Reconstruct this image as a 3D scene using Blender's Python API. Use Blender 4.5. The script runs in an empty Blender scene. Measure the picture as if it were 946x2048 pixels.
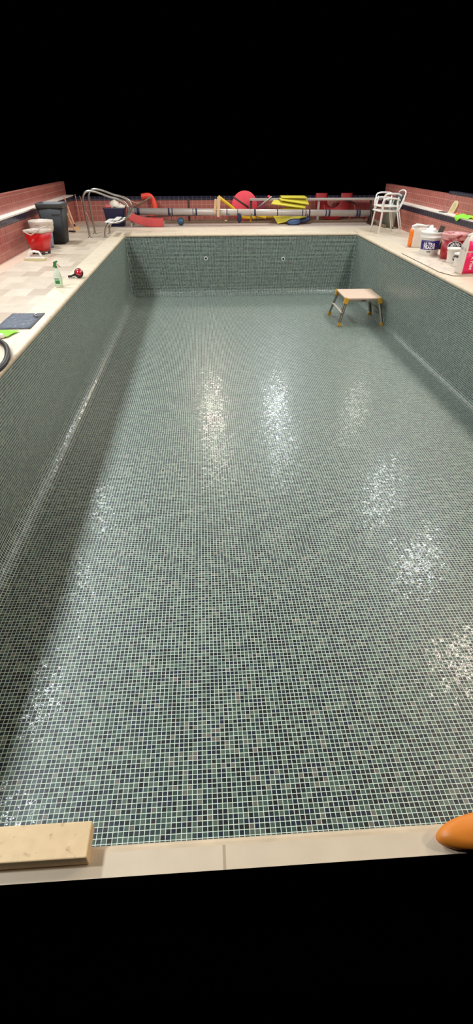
import bpy, bmesh, math, random
from math import sin, cos, pi, radians as R, hypot, atan
from mathutils import Vector, Matrix, Euler
random.seed(7)
scn = bpy.context.scene
C = scn.collection

# ------------------------------------------------------------------ materials
def srgb(c):
    return tuple(((v/255)/12.92 if v/255 <= .04045 else ((v/255+.055)/1.055)**2.4) for v in c) + (1,)

def mat(name, col, rough=.5, metal=0, noise=0, nscale=8, dirt=None, dscale=12, dthr=.58, coat=0, trans=0, bump=0, bscale=40, spec=.5):
    m = bpy.data.materials.new(name); m.use_nodes = True
    n = m.node_tree.nodes; l = m.node_tree.links; b = n['Principled BSDF']
    b.inputs['Roughness'].default_value = rough; b.inputs['Metallic'].default_value = metal
    b.inputs['Coat Weight'].default_value = coat; b.inputs['Coat Roughness'].default_value = .1
    b.inputs['Transmission Weight'].default_value = trans
    b.inputs['Specular IOR Level'].default_value = spec
    tc = n.new('ShaderNodeTexCoord')
    c = srgb(col)
    nz = n.new('ShaderNodeTexNoise'); nz.inputs['Scale'].default_value = nscale; nz.inputs['Detail'].default_value = 5
    l.new(tc.outputs['Object'], nz.inputs['Vector'])
    mx = n.new('ShaderNodeMix'); mx.data_type = 'RGBA'
    k = noise if noise else .04
    mx.inputs[6].default_value = tuple(max(0, v*(1-k*1.6)) for v in c[:3])+(1,)
    mx.inputs[7].default_value = tuple(min(1, v*(1+k*1.2)) for v in c[:3])+(1,)
    l.new(nz.outputs['Fac'], mx.inputs[0]); out = mx.outputs[2]
    if dirt:
        n2 = n.new('ShaderNodeTexNoise'); n2.inputs['Scale'].default_value = dscale; n2.inputs['Detail'].default_value = 8
        l.new(tc.outputs['Object'], n2.inputs['Vector'])
        rp = n.new('ShaderNodeMapRange'); rp.inputs['From Min'].default_value = dthr; rp.inputs['From Max'].default_value = dthr+.12
        l.new(n2.outputs['Fac'], rp.inputs['Value'])
        m2 = n.new('ShaderNodeMix'); m2.data_type = 'RGBA'; m2.inputs[7].default_value = srgb(dirt)
        l.new(rp.outputs['Result'], m2.inputs[0]); l.new(out, m2.inputs[6]); out = m2.outputs[2]
    l.new(out, b.inputs['Base Color'])
    if bump:
        n3 = n.new('ShaderNodeTexNoise'); n3.inputs['Scale'].default_value = bscale
        l.new(tc.outputs['Object'], n3.inputs['Vector'])
        bp = n.new('ShaderNodeBump'); bp.inputs['Strength'].default_value = bump; bp.inputs['Distance'].default_value = .01
        l.new(n3.outputs['Fac'], bp.inputs['Height']); l.new(bp.outputs['Normal'], b.inputs['Normal'])
    return m

TILE = .0257                                     # pitch of the glass mosaic
def mosaic_material():
    m = bpy.data.materials.new('glass_mosaic'); m.use_nodes = True
    n = m.node_tree.nodes; l = m.node_tree.links; b = n['Principled BSDF']
    uv = n.new('ShaderNodeUVMap'); uv.uv_map = 'UVMap'
    fl = n.new('ShaderNodeVectorMath'); fl.operation = 'FLOOR'; l.new(uv.outputs[0], fl.inputs[0])
    fr = n.new('ShaderNodeVectorMath'); fr.operation = 'SUBTRACT'; l.new(uv.outputs[0], fr.inputs[0]); l.new(fl.outputs[0], fr.inputs[1])
    ce = n.new('ShaderNodeVectorMath'); ce.operation = 'SUBTRACT'; l.new(fr.outputs[0], ce.inputs[0]); ce.inputs[1].default_value = (.5, .5, 0)
    ab = n.new('ShaderNodeVectorMath'); ab.operation = 'ABSOLUTE'; l.new(ce.outputs[0], ab.inputs[0])
    sx = n.new('ShaderNodeSeparateXYZ'); l.new(ab.outputs[0], sx.inputs[0])
    mm = n.new('ShaderNodeMath'); mm.operation = 'MAXIMUM'; l.new(sx.outputs[0], mm.inputs[0]); l.new(sx.outputs[1], mm.inputs[1])
    gt = n.new('ShaderNodeMapRange'); gt.inputs['From Min'].default_value = GROUT-.012; gt.inputs['From Max'].default_value = GROUT+.012
    l.new(mm.outputs[0], gt.inputs['Value'])
    wn = n.new('ShaderNodeTexWhiteNoise'); wn.noise_dimensions = '3D'; l.new(fl.outputs[0], wn.inputs['Vector'])
    # loose clusters of like tiles
    nz = n.new('ShaderNodeTexNoise'); nz.inputs['Scale'].default_value = .11; nz.inputs['Detail'].default_value = 2
    l.new(fl.outputs[0], nz.inputs['Vector'])
    ad = n.new('ShaderNodeMath'); ad.operation = 'MULTIPLY_ADD'; ad.inputs[1].default_value = .45; l.new(nz.outputs['Fac'], ad.inputs[0])
    sc = n.new('ShaderNodeMath'); sc.operation = 'SUBTRACT'; sc.inputs[1].default_value = .225; l.new(wn.outputs['Value'], sc.inputs[0])
    l.new(sc.outputs[0], ad.inputs[2])
    cr = n.new('ShaderNodeValToRGB'); e = cr.color_ramp; e.interpolation = 'CONSTANT'
    pal = [(0, (24, 11, 11)), (.03, (4, 7, 9)), (.22, (3, 20, 42)), (.36, (8, 30, 34)), (.52, (34, 57, 50)),
           (.66, (58, 80, 69)), (.85, (78, 91, 78)), (.96, (100, 94, 84))]
    e.elements[0].position = 0; e.elements[0].color = srgb(pal[0][1]); e.elements[1].position = pal[1][0]; e.elements[1].color = srgb(pal[1][1])
    for p, c in pal[2:]:
        x = e.elements.new(p); x.color = srgb(c)
    l.new(ad.outputs[0], cr.inputs[0])
    mx = n.new('ShaderNodeMix'); mx.data_type = 'RGBA'; mx.inputs[7].default_value = srgb((206, 219, 204))
    l.new(gt.outputs[0], mx.inputs[0]); l.new(cr.outputs[0], mx.inputs[6]); l.new(mx.outputs[2], b.inputs['Base Color'])
    # grout matt, tile glossy
    rr = n.new('ShaderNodeMapRange'); rr.inputs['To Min'].default_value = .40; rr.inputs['To Max'].default_value = .7
    l.new(gt.outputs[0], rr.inputs['Value']); l.new(rr.outputs[0], b.inputs['Roughness'])
    # every tile sits at its own slight tilt, and its glass face is faintly wavy
    w2 = n.new('ShaderNodeTexWhiteNoise'); w2.noise_dimensions = '3D'
    of = n.new('ShaderNodeVectorMath'); of.operation = 'ADD'; of.inputs[1].default_value = (17.3, 5.1, 3.3); l.new(fl.outputs[0], of.inputs[0]); l.new(of.outputs[0], w2.inputs['Vector'])
    t1 = n.new('ShaderNodeVectorMath'); t1.operation = 'SUBTRACT'; l.new(w2.outputs['Color'], t1.inputs[0]); t1.inputs[1].default_value = (.5, .5, .5)
    t2 = n.new('ShaderNodeVectorMath'); t2.operation = 'SCALE'; t2.inputs['Scale'].default_value = .075; l.new(t1.outputs[0], t2.inputs[0])
    n4 = n.new('ShaderNodeTexNoise'); n4.inputs['Scale'].default_value = 2.2; n4.inputs['Detail'].default_value = 1; l.new(uv.outputs[0], n4.inputs['Vector'])
    t3 = n.new('ShaderNodeVectorMath'); t3.operation = 'SUBTRACT'; l.new(n4.outputs['Color'], t3.inputs[0]); t3.inputs[1].default_value = (.5, .5, .5)
    t4 = n.new('ShaderNodeVectorMath'); t4.operation = 'SCALE'; t4.inputs['Scale'].default_value = .17; l.new(t3.outputs[0], t4.inputs[0])
    ge = n.new('ShaderNodeNewGeometry')
    a1 = n.new('ShaderNodeVectorMath'); a1.operation = 'ADD'; l.new(ge.outputs['Normal'], a1.inputs[0]); l.new(t2.outputs[0], a1.inputs[1])
    a2 = n.new('ShaderNodeVectorMath'); a2.operation = 'ADD'; l.new(a1.outputs[0], a2.inputs[0]); l.new(t4.outputs[0], a2.inputs[1])
    nn = n.new('ShaderNodeVectorMath'); nn.operation = 'NORMALIZE'; l.new(a2.outputs[0], nn.inputs[0])
    l.new(nn.outputs[0], b.inputs['Normal'])
    b.inputs['Specular IOR Level'].default_value = .5
    cw = n.new('ShaderNodeMapRange'); cw.inputs['To Min'].default_value = .2; cw.inputs['To Max'].default_value = 0
    l.new(gt.outputs[0], cw.inputs['Value']); l.new(cw.outputs[0], b.inputs['Coat Weight'])
    b.inputs['Coat Roughness'].default_value = .07; l.new(nn.outputs[0], b.inputs['Coat Normal'])
    return m
GROUT = .434

def brick_mat(name, c1, c2, grout, w, h, offset=0., joint=.006, rough=.4, noise=.12, nscale=3, coat=0, bias=0, rot=0):
    m = bpy.data.materials.new(name); m.use_nodes = True
    n = m.node_tree.nodes; l = m.node_tree.links; b = n['Principled BSDF']
    uv = n.new('ShaderNodeUVMap'); uv.uv_map = 'UVMap'
    br = n.new('ShaderNodeTexBrick'); br.offset = offset; br.squash = 1
    br.inputs['Scale'].default_value = 1; br.inputs['Brick Width'].default_value = w; br.inputs['Row Height'].default_value = h
    br.inputs['Mortar Size'].default_value = joint; br.inputs['Mortar Smooth'].default_value = .1; br.inputs['Bias'].default_value = bias
    br.inputs['Color1'].default_value = srgb(c1); br.inputs['Color2'].default_value = srgb(c2); br.inputs['Mortar'].default_value = srgb(grout)
    if rot:
        mp = n.new('ShaderNodeMapping'); mp.inputs['Rotation'].default_value = (0, 0, rot); l.new(uv.outputs[0], mp.inputs[0]); l.new(mp.outputs[0], br.inputs['Vector'])
    else:
        l.new(uv.outputs[0], br.inputs['Vector'])
    nz = n.new('ShaderNodeTexNoise'); nz.inputs['Scale'].default_value = nscale; nz.inputs['Detail'].default_value = 6
    l.new(uv.outputs[0], nz.inputs['Vector'])
    mr = n.new('ShaderNodeMapRange'); mr.inputs['To Min'].default_value = 1-noise*2; mr.inputs['To Max'].default_value = 1+noise; l.new(nz.outputs['Fac'], mr.inputs['Value'])
    mu = n.new('ShaderNodeVectorMath'); mu.operation = 'SCALE'; l.new(br.outputs['Color'], mu.inputs[0]); l.new(mr.outputs[0], mu.inputs['Scale'])
    l.new(mu.outputs[0], b.inputs['Base Color'])
    b.inputs['Roughness'].default_value = rough; b.inputs['Coat Weight'].default_value = coat
    return m

M = dict(
    mosaic=mosaic_material(),
    pink=brick_mat('terracotta_wall_tile', (178, 104, 92), (166, 94, 84), (206, 158, 142), .118, .118, joint=.0035, rough=.3, noise=.12),
    navy=brick_mat('navy_band_tile', (36, 36, 58), (28, 28, 48), (120, 108, 112), .118, .24, joint=.003, rough=.25, noise=.15),
    ledge=mat('white_ledge', (238, 228, 216), .45, noise=.06),
    deck=brick_mat('stone_deck_tile', (220, 204, 182), (190, 171, 148), (222, 208, 188), .28, .40, offset=.5, joint=.004, rough=.38, noise=.12, nscale=5),
    deckpale=brick_mat('pale_deck_tile', (232, 218, 196), (218, 202, 178), (214, 198, 176), .6, .3, offset=.5, joint=.003, rough=.4, noise=.10, nscale=6),
    greystrip=mat('grey_dusty_slab', (186, 168, 156), .6, noise=.15),
    coping=brick_mat('cream_coping_stone', (228, 212, 186), (220, 203, 176), (186, 166, 138), .6, 3., joint=.004, rough=.42, noise=.10, nscale=8),
    nosing=mat('tan_coping_edge', (206, 186, 156), .45, noise=.18, nscale=12, dirt=(150, 128, 100), dscale=9, dthr=.62),
    border=mat('pink_border_tile', (226, 196, 172), .4, noise=.12),
    board=mat('pale_protective_board', (222, 206, 186), .45, noise=.2, nscale=9, dirt=(176, 146, 120), dscale=7, dthr=.60),
    edgeshadow=mat('board_edge_shadow', (96, 70, 48), .6),
    black=mat('charcoal_plastic', (20, 20, 20), .6, noise=.15, nscale=6, dirt=(38, 37, 37), dscale=5, dthr=.66),
    blackrim=mat('worn_grey_rim', (62, 62, 62), .5, noise=.2),
    rubber=mat('black_rubber', (30, 26, 26), .45, noise=.1),
    red=mat('red_plastic', (200, 18, 24), .35, noise=.1, dirt=(206, 120, 112), dscale=9, dthr=.60),
    redtub=mat('dusty_red_tub', (150, 12, 24), .4, noise=.15, dirt=(210, 128, 130), dscale=14, dthr=.62),
    darkred=mat('dark_red_foam', (146, 12, 16), .6, noise=.1),
    bag=mat('dirty_white_plastic', (206, 190, 174), .5, noise=.25, nscale=10, dirt=(112, 100, 90), dscale=11, dthr=.62, bump=.8, bscale=20),
    bluegrey=mat('blue_grey_wrap', (128, 130, 148), .5, noise=.3, nscale=25, dirt=(60, 62, 82), dscale=18, dthr=.52),
    white=mat('white_plastic', (232, 228, 220), .4, noise=.06, dirt=(196, 182, 168), dscale=9, dthr=.66),
    cream=mat('cream_sponge', (206, 190, 140), .7, noise=.15),
    beige=mat('beige_sponge', (224, 204, 160), .7, noise=.12),
    purple=mat('purple_label', (46, 34, 110), .4),
    lettering=mat('white_lettering', (240, 238, 240), .5),
    darkletter=mat('dark_lettering', (30, 28, 34), .5),
    orange=mat('orange_paper', (240, 120, 20), .5, noise=.08),
    orangerubber=mat('orange_rubber', (226, 132, 40), .45, noise=.12, nscale=9),
    magenta=mat('magenta_paper', (232, 22, 92), .45, noise=.1, nscale=6),
    paper=mat('dusty_white_paper', (218, 204, 190), .6, noise=.12, nscale=12, dirt=(168, 154, 142), dscale=10, dthr=.62),
    green=mat('bottle_green', (40, 120, 56), .45),
    lime=mat('lime_green_cloth', (132, 220, 40), .7, noise=.15),
    clear=mat('milky_bottle_plastic', (208, 216, 196), .25, noise=.08),
    rust=mat('salmon_nozzle', (196, 112, 92), .5),
    steel=mat('stainless_steel', (165, 160, 152), .3, metal=1),
    steeldull=mat('dull_aluminium', (176, 166, 152), .42, metal=.85, noise=.12),
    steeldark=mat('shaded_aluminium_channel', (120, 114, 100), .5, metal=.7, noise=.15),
    ply=mat('worn_tan_board', (226, 196, 170), .5, noise=.12, nscale=16, dirt=(150, 132, 116), dscale=6, dthr=.66),
    amber=mat('amber_plastic', (204, 152, 40), .5, noise=.15),
    navyblue=mat('navy_tub_plastic', (24, 22, 66), .4, noise=.12),
    rag=mat('white_rag', (228, 214, 198), .8, noise=.15, nscale=12),
    pinkrag=mat('pink_rag', (204, 104, 100), .8, noise=.15, nscale=12),
    tube=mat('grey_reel_tube', (188, 176, 166), .38, metal=.25, noise=.08),
    strap=mat('blue_strap', (24, 29, 62), .7, noise=.1),
    foamred=mat('faded_red_foam', (200, 74, 72), .6, noise=.1, nscale=7),
    coral=mat('coral_foam', (240, 74, 52), .55, noise=.1),
    pinkfoam=mat('bright_pink_red_foam', (236, 70, 84), .55, noise=.06),
    plum=mat('plum_fabric', (150, 62, 92), .7, noise=.15),
    yellow=mat('yellow_foam', (214, 198, 60), .6, noise=.08, nscale=10),
    yellownoodle=mat('golden_yellow_foam', (232, 190, 30), .55, noise=.1),
    blue=mat('blue_foam', (70, 92, 130), .55, noise=.15),
    ballblue=mat('mottled_blue_ball', (52, 86, 112), .45, noise=.3, nscale=14, dirt=(150, 160, 164), dscale=10, dthr=.62),
    brownwood=mat('brown_wood', (126, 100, 78), .6, noise=.2, nscale=10),
    darkwood=mat('dark_brown_frame', (70, 44, 34), .55, noise=.2),
    palewood=mat('pale_wood', (214, 178, 134), .6, noise=.15, nscale=14),
    pole=mat('salmon_wood_pole', (224, 160, 132), .5, noise=.08),
    brush=mat('tan_bristles', (196, 152, 106), .8, noise=.25, nscale=30),
    greyboard=mat('grey_green_board', (100, 98, 80), .55, noise=.12),
    fabric=mat('dark_mesh_fabric', (54, 54, 58), .7, noise=.15, nscale=30),
    scrap=mat('stained_cardboard', (206, 160, 116), .7, noise=.15, dirt=(60, 34, 28), dscale=9, dthr=.52),
    pad=mat('grey_scrim_pad', (92, 98, 108), .7, noise=.45, nscale=26, dirt=(140, 146, 152), dscale=22, dthr=.60),
    whitefit=mat('white_inlet_fitting', (226, 226, 216), .35),
    hole=mat('dark_opening', (8, 8, 8), .8),
    red_lens=mat('glossy_red_dome', (176, 14, 34), .12, coat=1),
    slab=mat('speckled_tan_stone', (226, 196, 150), .55, noise=.12, nscale=30, dirt=(176, 146, 104), dscale=40, dthr=.62),
    grey=mat('grey_steel_tool', (92, 86, 82), .4, metal=.4, noise=.2),
)

# ------------------------------------------------------------------ mesh builder
class MB:
    def __init__(s): s.bm = bmesh.new(); s.smooth = set()
    def _add(s, vs, fs, mtx=None, smooth=False):
        vv = [s.bm.verts.new((mtx @ Vector(v)) if mtx else v) for v in vs]
        for f in fs:
            try:
                fc = s.bm.faces.new([vv[i] for i in f]); fc.smooth = smooth
            except ValueError: pass
        return vv
    def box(s, c, d, rot=(0, 0, 0), top=1., topy=None):
        topy = top if topy is None else topy
        x, y, z = d[0]/2, d[1]/2, d[2]/2
        vs = [(-x, -y, -z), (x, -y, -z), (x, y, -z), (-x, y, -z), (-x*top, -y*topy, z), (x*top, -y*topy, z), (x*top, y*topy, z), (-x*top, y*topy, z)]
        fs = [(3, 2, 1, 0), (4, 5, 6, 7), (0, 1, 5, 4), (1, 2, 6, 5), (2, 3, 7, 6), (3, 0, 4, 7)]
        s._add(vs, fs, Matrix.Translation(c) @ Euler(rot).to_matrix().to_4x4()); return s
    def ring(s, pts, rad, n=12, closed=False, cap=True, flat=1.):
        pts = [Vector(p) for p in pts]; N = len(pts)
        rad = rad if isinstance(rad, (list, tuple)) else [rad]*N
        rows = []; prev = None
        for i, p in enumerate(pts):
            if closed: t = (pts[(i+1) % N]-pts[i-1]).normalized()
            else: t = (pts[min(i+1, N-1)]-pts[max(i-1, 0)]).normalized()
            if prev is None:
                a = Vector((0, 0, 1)) if abs(t.z) < .9 else Vector((1, 0, 0))
                u = t.cross(a).normalized()
            else: u = (prev - t*prev.dot(t)).normalized()
            prev = u; w = t.cross(u)
            rows.append([s.bm.verts.new(p + (u*cos(2*pi*k/n) + w*flat*sin(2*pi*k/n))*rad[i]) for k in range(n)])
        rng = range(N) if closed else range(N-1)
        for i in rng:
            a, b = rows[i], rows[(i+1) % N]
            for k in range(n):
                f = s.bm.faces.new((a[k], a[(k+1) % n], b[(k+1) % n], b[k])); f.smooth = True
        if cap and not closed:
            s.bm.faces.new(rows[0][::-1]); s.bm.faces.new(rows[-1])
        return s
    def cyl(s, a, b, r, r2=None, n=20): return s.ring([a, b], [r, r if r2 is None else r2], n)
    def lathe(s, prof, c=(0, 0, 0), n=28, mtx=None, sx=1, sy=1, wob=0):
        rows = []
        T = Matrix.Translation(c) @ (mtx or Matrix())
        for r, z in prof:
            rows.append([s.bm.verts.new(T @ Vector(((r+random.uniform(-wob, wob))*cos(2*pi*k/n)*sx, (r+random.uniform(-wob, wob))*sin(2*pi*k/n)*sy, z+random.uniform(-wob, wob)))) for k in range(n)])
        for i in range(len(rows)-1):
            for k in range(n):
                f = s.bm.faces.new((rows[i][k], rows[i][(k+1) % n], rows[i+1][(k+1) % n], rows[i+1][k])); f.smooth = True
        if prof[0][0] > 1e-4: s.bm.faces.new(rows[0][::-1])
        if prof[-1][0] > 1e-4: s.bm.faces.new(rows[-1])
        return s
    def prism(s, poly, a, b, axis='y', smooth=False):
        """closed polygon (2-D) extruded along an axis from a to b"""
        def P(p, t):
            return {'y': (p[0], t, p[1]), 'x': (t, p[0], p[1]), 'z': (p[0], p[1], t)}[axis]
        n = len(poly)
        vs = [P(p, a) for p in poly] + [P(p, b) for p in poly]
        fs = [tuple(range(n))[::-1], tuple(range(n, 2*n))] + [(i, (i+1) % n, (i+1) % n+n, i+n) for i in range(n)]
        s._add(vs, fs, None, smooth); return s
    def quad_sheet(s, rows, th=.004):
        """grid of points given thickness along its normals"""
        g = [[Vector(p) for p in r] for r in rows]; nr, nc = len(g), len(g[0]); A = []; B = []
        for i in range(nr):
            ra = []; rb = []
            for j in range(nc):
                du = g[i][min(j+1, nc-1)]-g[i][max(j-1, 0)]; dv = g[min(i+1, nr-1)][j]-g[max(i-1, 0)][j]
                nm = du.cross(dv).normalized()
                ra.append(s.bm.verts.new(g[i][j]+nm*th/2)); rb.append(s.bm.verts.new(g[i][j]-nm*th/2))
            A.append(ra); B.append(rb)
        for i in range(nr-1):
            for j in range(nc-1):
                f = s.bm.faces.new((A[i][j], A[i][j+1], A[i+1][j+1], A[i+1][j])); f.smooth = True
                f = s.bm.faces.new((B[i][j], B[i+1][j], B[i+1][j+1], B[i][j+1])); f.smooth = True
        for i in range(nr-1):
            s.bm.faces.new((A[i][0], A[i+1][0], B[i+1][0], B[i][0])); s.bm.faces.new((A[i][-1], B[i][-1], B[i+1][-1], A[i+1][-1]))
        for j in range(nc-1):
            s.bm.faces.new((A[0][j], B[0][j], B[0][j+1], A[0][j+1])); s.bm.faces.new((A[-1][j], A[-1][j+1], B[-1][j+1], B[-1][j]))
        return s
    def build(s, name, material, parent=None, loc=(0, 0, 0), rot=(0, 0, 0), bevel=0, sub=0, uv=None, seg=2):
        bmesh.ops.recalc_face_normals(s.bm, faces=s.bm.faces)
        lay = s.bm.loops.layers.uv.new('UVMap')
        for f in s.bm.faces:
            nm = f.normal; ax = max(range(3), key=lambda i: abs(nm[i]))
            for lp in f.loops:
                co = lp.vert.co
                if uv: lp[lay].uv = uv(co, nm)
                else: lp[lay].uv = ((co.y, co.z), (co.x, co.z), (co.x, co.y))[ax]
        me = bpy.data.meshes.new(name); s.bm.to_mesh(me); s.bm.free()
        me.materials.append(material)
        o = bpy.data.objects.new(name, me); C.objects.link(o); o.location = loc; o.rotation_euler = rot
        if parent: o.parent = parent
        if bevel:
            b = o.modifiers.new('bevel', 'BEVEL'); b.width = bevel; b.segments = seg; b.limit_method = 'ANGLE'; b.angle_limit = R(40)
        if sub:
            b = o.modifiers.new('sub', 'SUBSURF'); b.levels = sub; b.render_levels = sub
        return o

def tag(o, label, cat, group=None):
    o['label'] = label; o['category'] = cat
    if group: o['group'] = group
    return o
def thing(name, label, cat, loc=(0, 0, 0), rz=0, group=None, rot=None):
    o = bpy.data.objects.new(name, None); C.objects.link(o); o.location = loc
    o.rotation_euler = rot or (0, 0, rz); o.empty_display_size = .1
    return tag(o, label, cat, group)
def struct(o): o['kind'] = 'structure'; return o
def copy_tree(o, parent=None):
    c = o.copy(); C.objects.link(c); c.parent = parent
    for ch in [x for x in bpy.data.objects if x.parent == o]: copy_tree(ch, c)
    return c
def text_mesh(name, s, size, material, parent, fn, spacing=1., bold=.0, extrude=.0008):
    """flat lettering laid on a surface: fn maps (x,y,z) of the letter plane to the surface"""
    cu = bpy.data.curves.new(name, 'FONT'); cu.body = s; cu.size = size; cu.align_x = 'CENTER'; cu.align_y = 'CENTER'
    cu.extrude = extrude; cu.space_character = spacing; cu.offset = bold
    t = bpy.data.objects.new(name, cu); C.objects.link(t)
    dg = bpy.context.evaluated_depsgraph_get(); me = bpy.data.meshes.new_from_object(t.evaluated_get(dg))
    bpy.data.objects.remove(t); bm = bmesh.new(); bm.from_mesh(me)
    for v in bm.verts: v.co = Vector(fn(v.co.x, v.co.y, v.co.z))
    bm.to_mesh(me); bm.free(); me.name = name; me.materials.clear(); me.materials.append(material)
    o = bpy.data.objects.new(name, me); C.objects.link(o); o.parent = parent
    return o
def arc(cx, cz, r, a0, a1, n): return [(cx+r*cos(a0+(a1-a0)*i/n), cz+r*sin(a0+(a1-a0)*i/n)) for i in range(n+1)]

# ------------------------------------------------------------------ pool shell
XL, XR, YN, YF, FZ = -1.70, 3.435, .55, 12.44, -1.246
def cove_profile(x0, sgn, rad, back=.12):
    """wall face at x0 with the water side towards +sgn, cove of radius rad meeting the floor, solid behind"""
    inner = [(x0, -.03), (x0, FZ+rad)] + [(x0+sgn*rad*(1-cos(a)), FZ+rad*(1-sin(a))) for a in [pi/2*i/8 for i in range(1, 9)]]
    outer = [(x0+sgn*rad, FZ-.1), (x0-sgn*back, FZ-.1), (x0-sgn*back, -.03)]
    return inner+outer
def arclen(x0, sgn, rad, p, z):
    if z >= FZ+rad: return -z
    a = math.asin(max(-1, min(1, (FZ+rad-z)/rad)))
    return -(FZ+rad)+rad*a
def wall_uv(side, x0, sgn, rad):
    def f(co, nm):
        along = co.y if side in 'LR' else co.x
        return (along/TILE, arclen(x0, sgn, rad, 0, co.z)/TILE+.37)
    return f
def extr(side, x0, sgn, rad, a, b, name, back=.12):
    m = MB(); m.prism(cove_profile(x0, sgn, rad, back), a, b, 'y' if side in 'LR' else 'x', False)
    o = struct(m.build(name, M['mosaic'], uv=wall_uv(side, x0, sgn, rad)))
    for p in o.data.polygons: p.use_smooth = False
    return o
extr('L', XL, 1, .16, YN-.1, YF+.1, 'wall_pool_left')
extr('R', XR, -1, .09, YN-.1, YF+.1, 'wall_pool_right')
extr('F', YF, -1, .14, XL-.1, XR+.1, 'wall_pool_far')
extr('N', YN, 1, .12, XL-.1, XR+.1, 'wall_pool_near', .05)
# rounded upright corners of the far end
for i, (cx, sg) in enumerate(((XL, 1), (XR, -1))):
    rad = .09; m = MB()
    poly = [(cx, YF)]+[(cx+sg*rad*(1-cos(a)), YF-rad*(1-sin(a))) for a in [pi/2*k/6 for k in range(7)]]
    m.prism(poly, FZ+.02, -.03, 'z')
    struct(m.build('trim_%d' % (i+1), M['mosaic'], uv=lambda co, nm: (co.y/TILE if abs(nm.x) > .7 else co.x/TILE, -co.z/TILE+.37)))
m = MB(); m.box(((XL+XR)/2, (YN+YF)/2, FZ-.05), (XR-XL, YF-YN, .1))
struct(m.build('pool_floor', M['mosaic'], uv=lambda co, nm: (co.x/TILE, co.y/TILE)))

# ------------------------------------------------------------------ coping and deck
def bull(x0, sgn, w=.30, h=.045, over=.018):
    """coping section: rounded nose over the pool edge"""
    e = x0+sgn*over; r = h/2
    pts = [(e-sgn*r+sgn*r*sin(pi*i/8), -r+r*cos(pi*i/8)) for i in range(9)]
    return pts+[(x0-sgn*w, -h), (x0-sgn*w, 0)]
def coping(name, x0, sgn, a, b, axis, w=.30, rot=0):
    m = MB(); m.prism(bull(x0, sgn, w), a, b, axis, False)
    o = m.build(name, M['coping'], uv=(lambda co, nm: (co.y, co.x+5)) if axis == 'y' else (lambda co, nm: (co.x, co.y-5)))
    # the nose itself is a darker tan
    o.data.materials.append(M['nosing'])
    for p in o.data.polygons:
        c = p.center; t = c.x if axis == 'y' else c.y
        if (t-x0)*sgn > -.012 and abs(p.normal[1 if axis == 'y' else 0]) < .5: p.material_index = 1
    return struct(o)
coping('coping_left', XL, 1, YN-.13, YF+.3, 'y')
coping('coping_right', XR, -1, YN-.13, YF+.3, 'y')
coping('coping_far', YF, -1, XL-.015, XR+.015, 'x')
coping('coping_near', .553, 1, XL, XR, 'x', w=.06)
WL, WR, WB = -3.25, 4.60, 15.2
def deck(name, x0, x1, y0, y1, mt, h=.08, top=0.):
    m = MB(); m.box(((x0+x1)/2, (y0+y1)/2, top-h/2), (x1-x0, y1-y0, h)); return struct(m.build(name, mt))
deck('deck_left', -3.0, XL-.30, .5, WB, M['deck'])
deck('trim_3', WL, -3.0, .5, WB, M['border'], top=.002)
deck('deck_right', XR+.30, WR, .5, 13.7, M['deckpale'])
deck('deck_far', XL-.30, XR+.30, YF+.30, 13.7, M['deckpale'])
deck('deck_far_strip', XL-.30, WR, 13.7, WB, M['greystrip'])

# ------------------------------------------------------------------ room walls (as high as the photograph shows them)
def wallbox(name, x0, x1, y0, y1, z0, z1, mt):
    m = MB(); m.box(((x0+x1)/2, (y0+y1)/2, (z0+z1)/2), (x1-x0, y1-y0, z1-z0)); return struct(m.build(name, mt))
wallbox('wall_left_lower', WL-.12, WL, .5, WB, -.08, .463, M['pink'])
wallbox('wall_left_band', WL-.12, WL-.002, .5, WB, .463, .562, M['navy'])
wallbox('trim_4', WL-.19, WL+.006, .5, WB, .562, .584, M['ledge'])
wallbox('wall_left_upper', WL-.29, WL-.17, .5, WB, .584, .87, M['pink'])
wallbox('wall_right_lower', WR, WR+.12, .5, WB, -.08, .392, M['pink'])
wallbox('wall_right_band', WR+.002, WR+.12, .5, WB, .392, .492, M['navy'])
wallbox('trim_5', WR-.006, WR+.20, .5, WB, .492, .514, M['ledge'])
wallbox('wall_right_upper', WR+.18, WR+.30, .5, WB, .514, .80, M['pink'])
wallbox('wall_right_top_band', WR+.182, WR+.30, .5, 11.2, .80, .85, M['navy'])
wallbox('wall_back_lower', WL-.29, WR+.30, WB, WB+.12, -.08, .455, M['pink'])
wallbox('wall_back_band', WL-.29, WR+.30, WB+.002, WB+.12, .455, .545, M['navy'])

# ------------------------------------------------------------------ pool fittings
for i, (x, z, side) in enumerate(((.051, -.474, 'left'), (1.795, -.50, 'right'))):
    t = thing('pool_inlet', 'round white water inlet in the far pool wall, %s one of the two' % side, 'pool inlet', (x, YF, z), group='water inlets in the far wall')
    MB().lathe([(.022, 0), (.024, .012), (.036, .013), (.04, .006), (.04, -.004)], mtx=Matrix.Rotation(R(90), 4, 'X')).build('inlet_ring', M['whitefit'], t)
    MB().lathe([(.023, .013), (.0, .0135)], mtx=Matrix.Rotation(R(90), 4, 'X')).build('inlet_opening', M['hole'], t)

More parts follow.
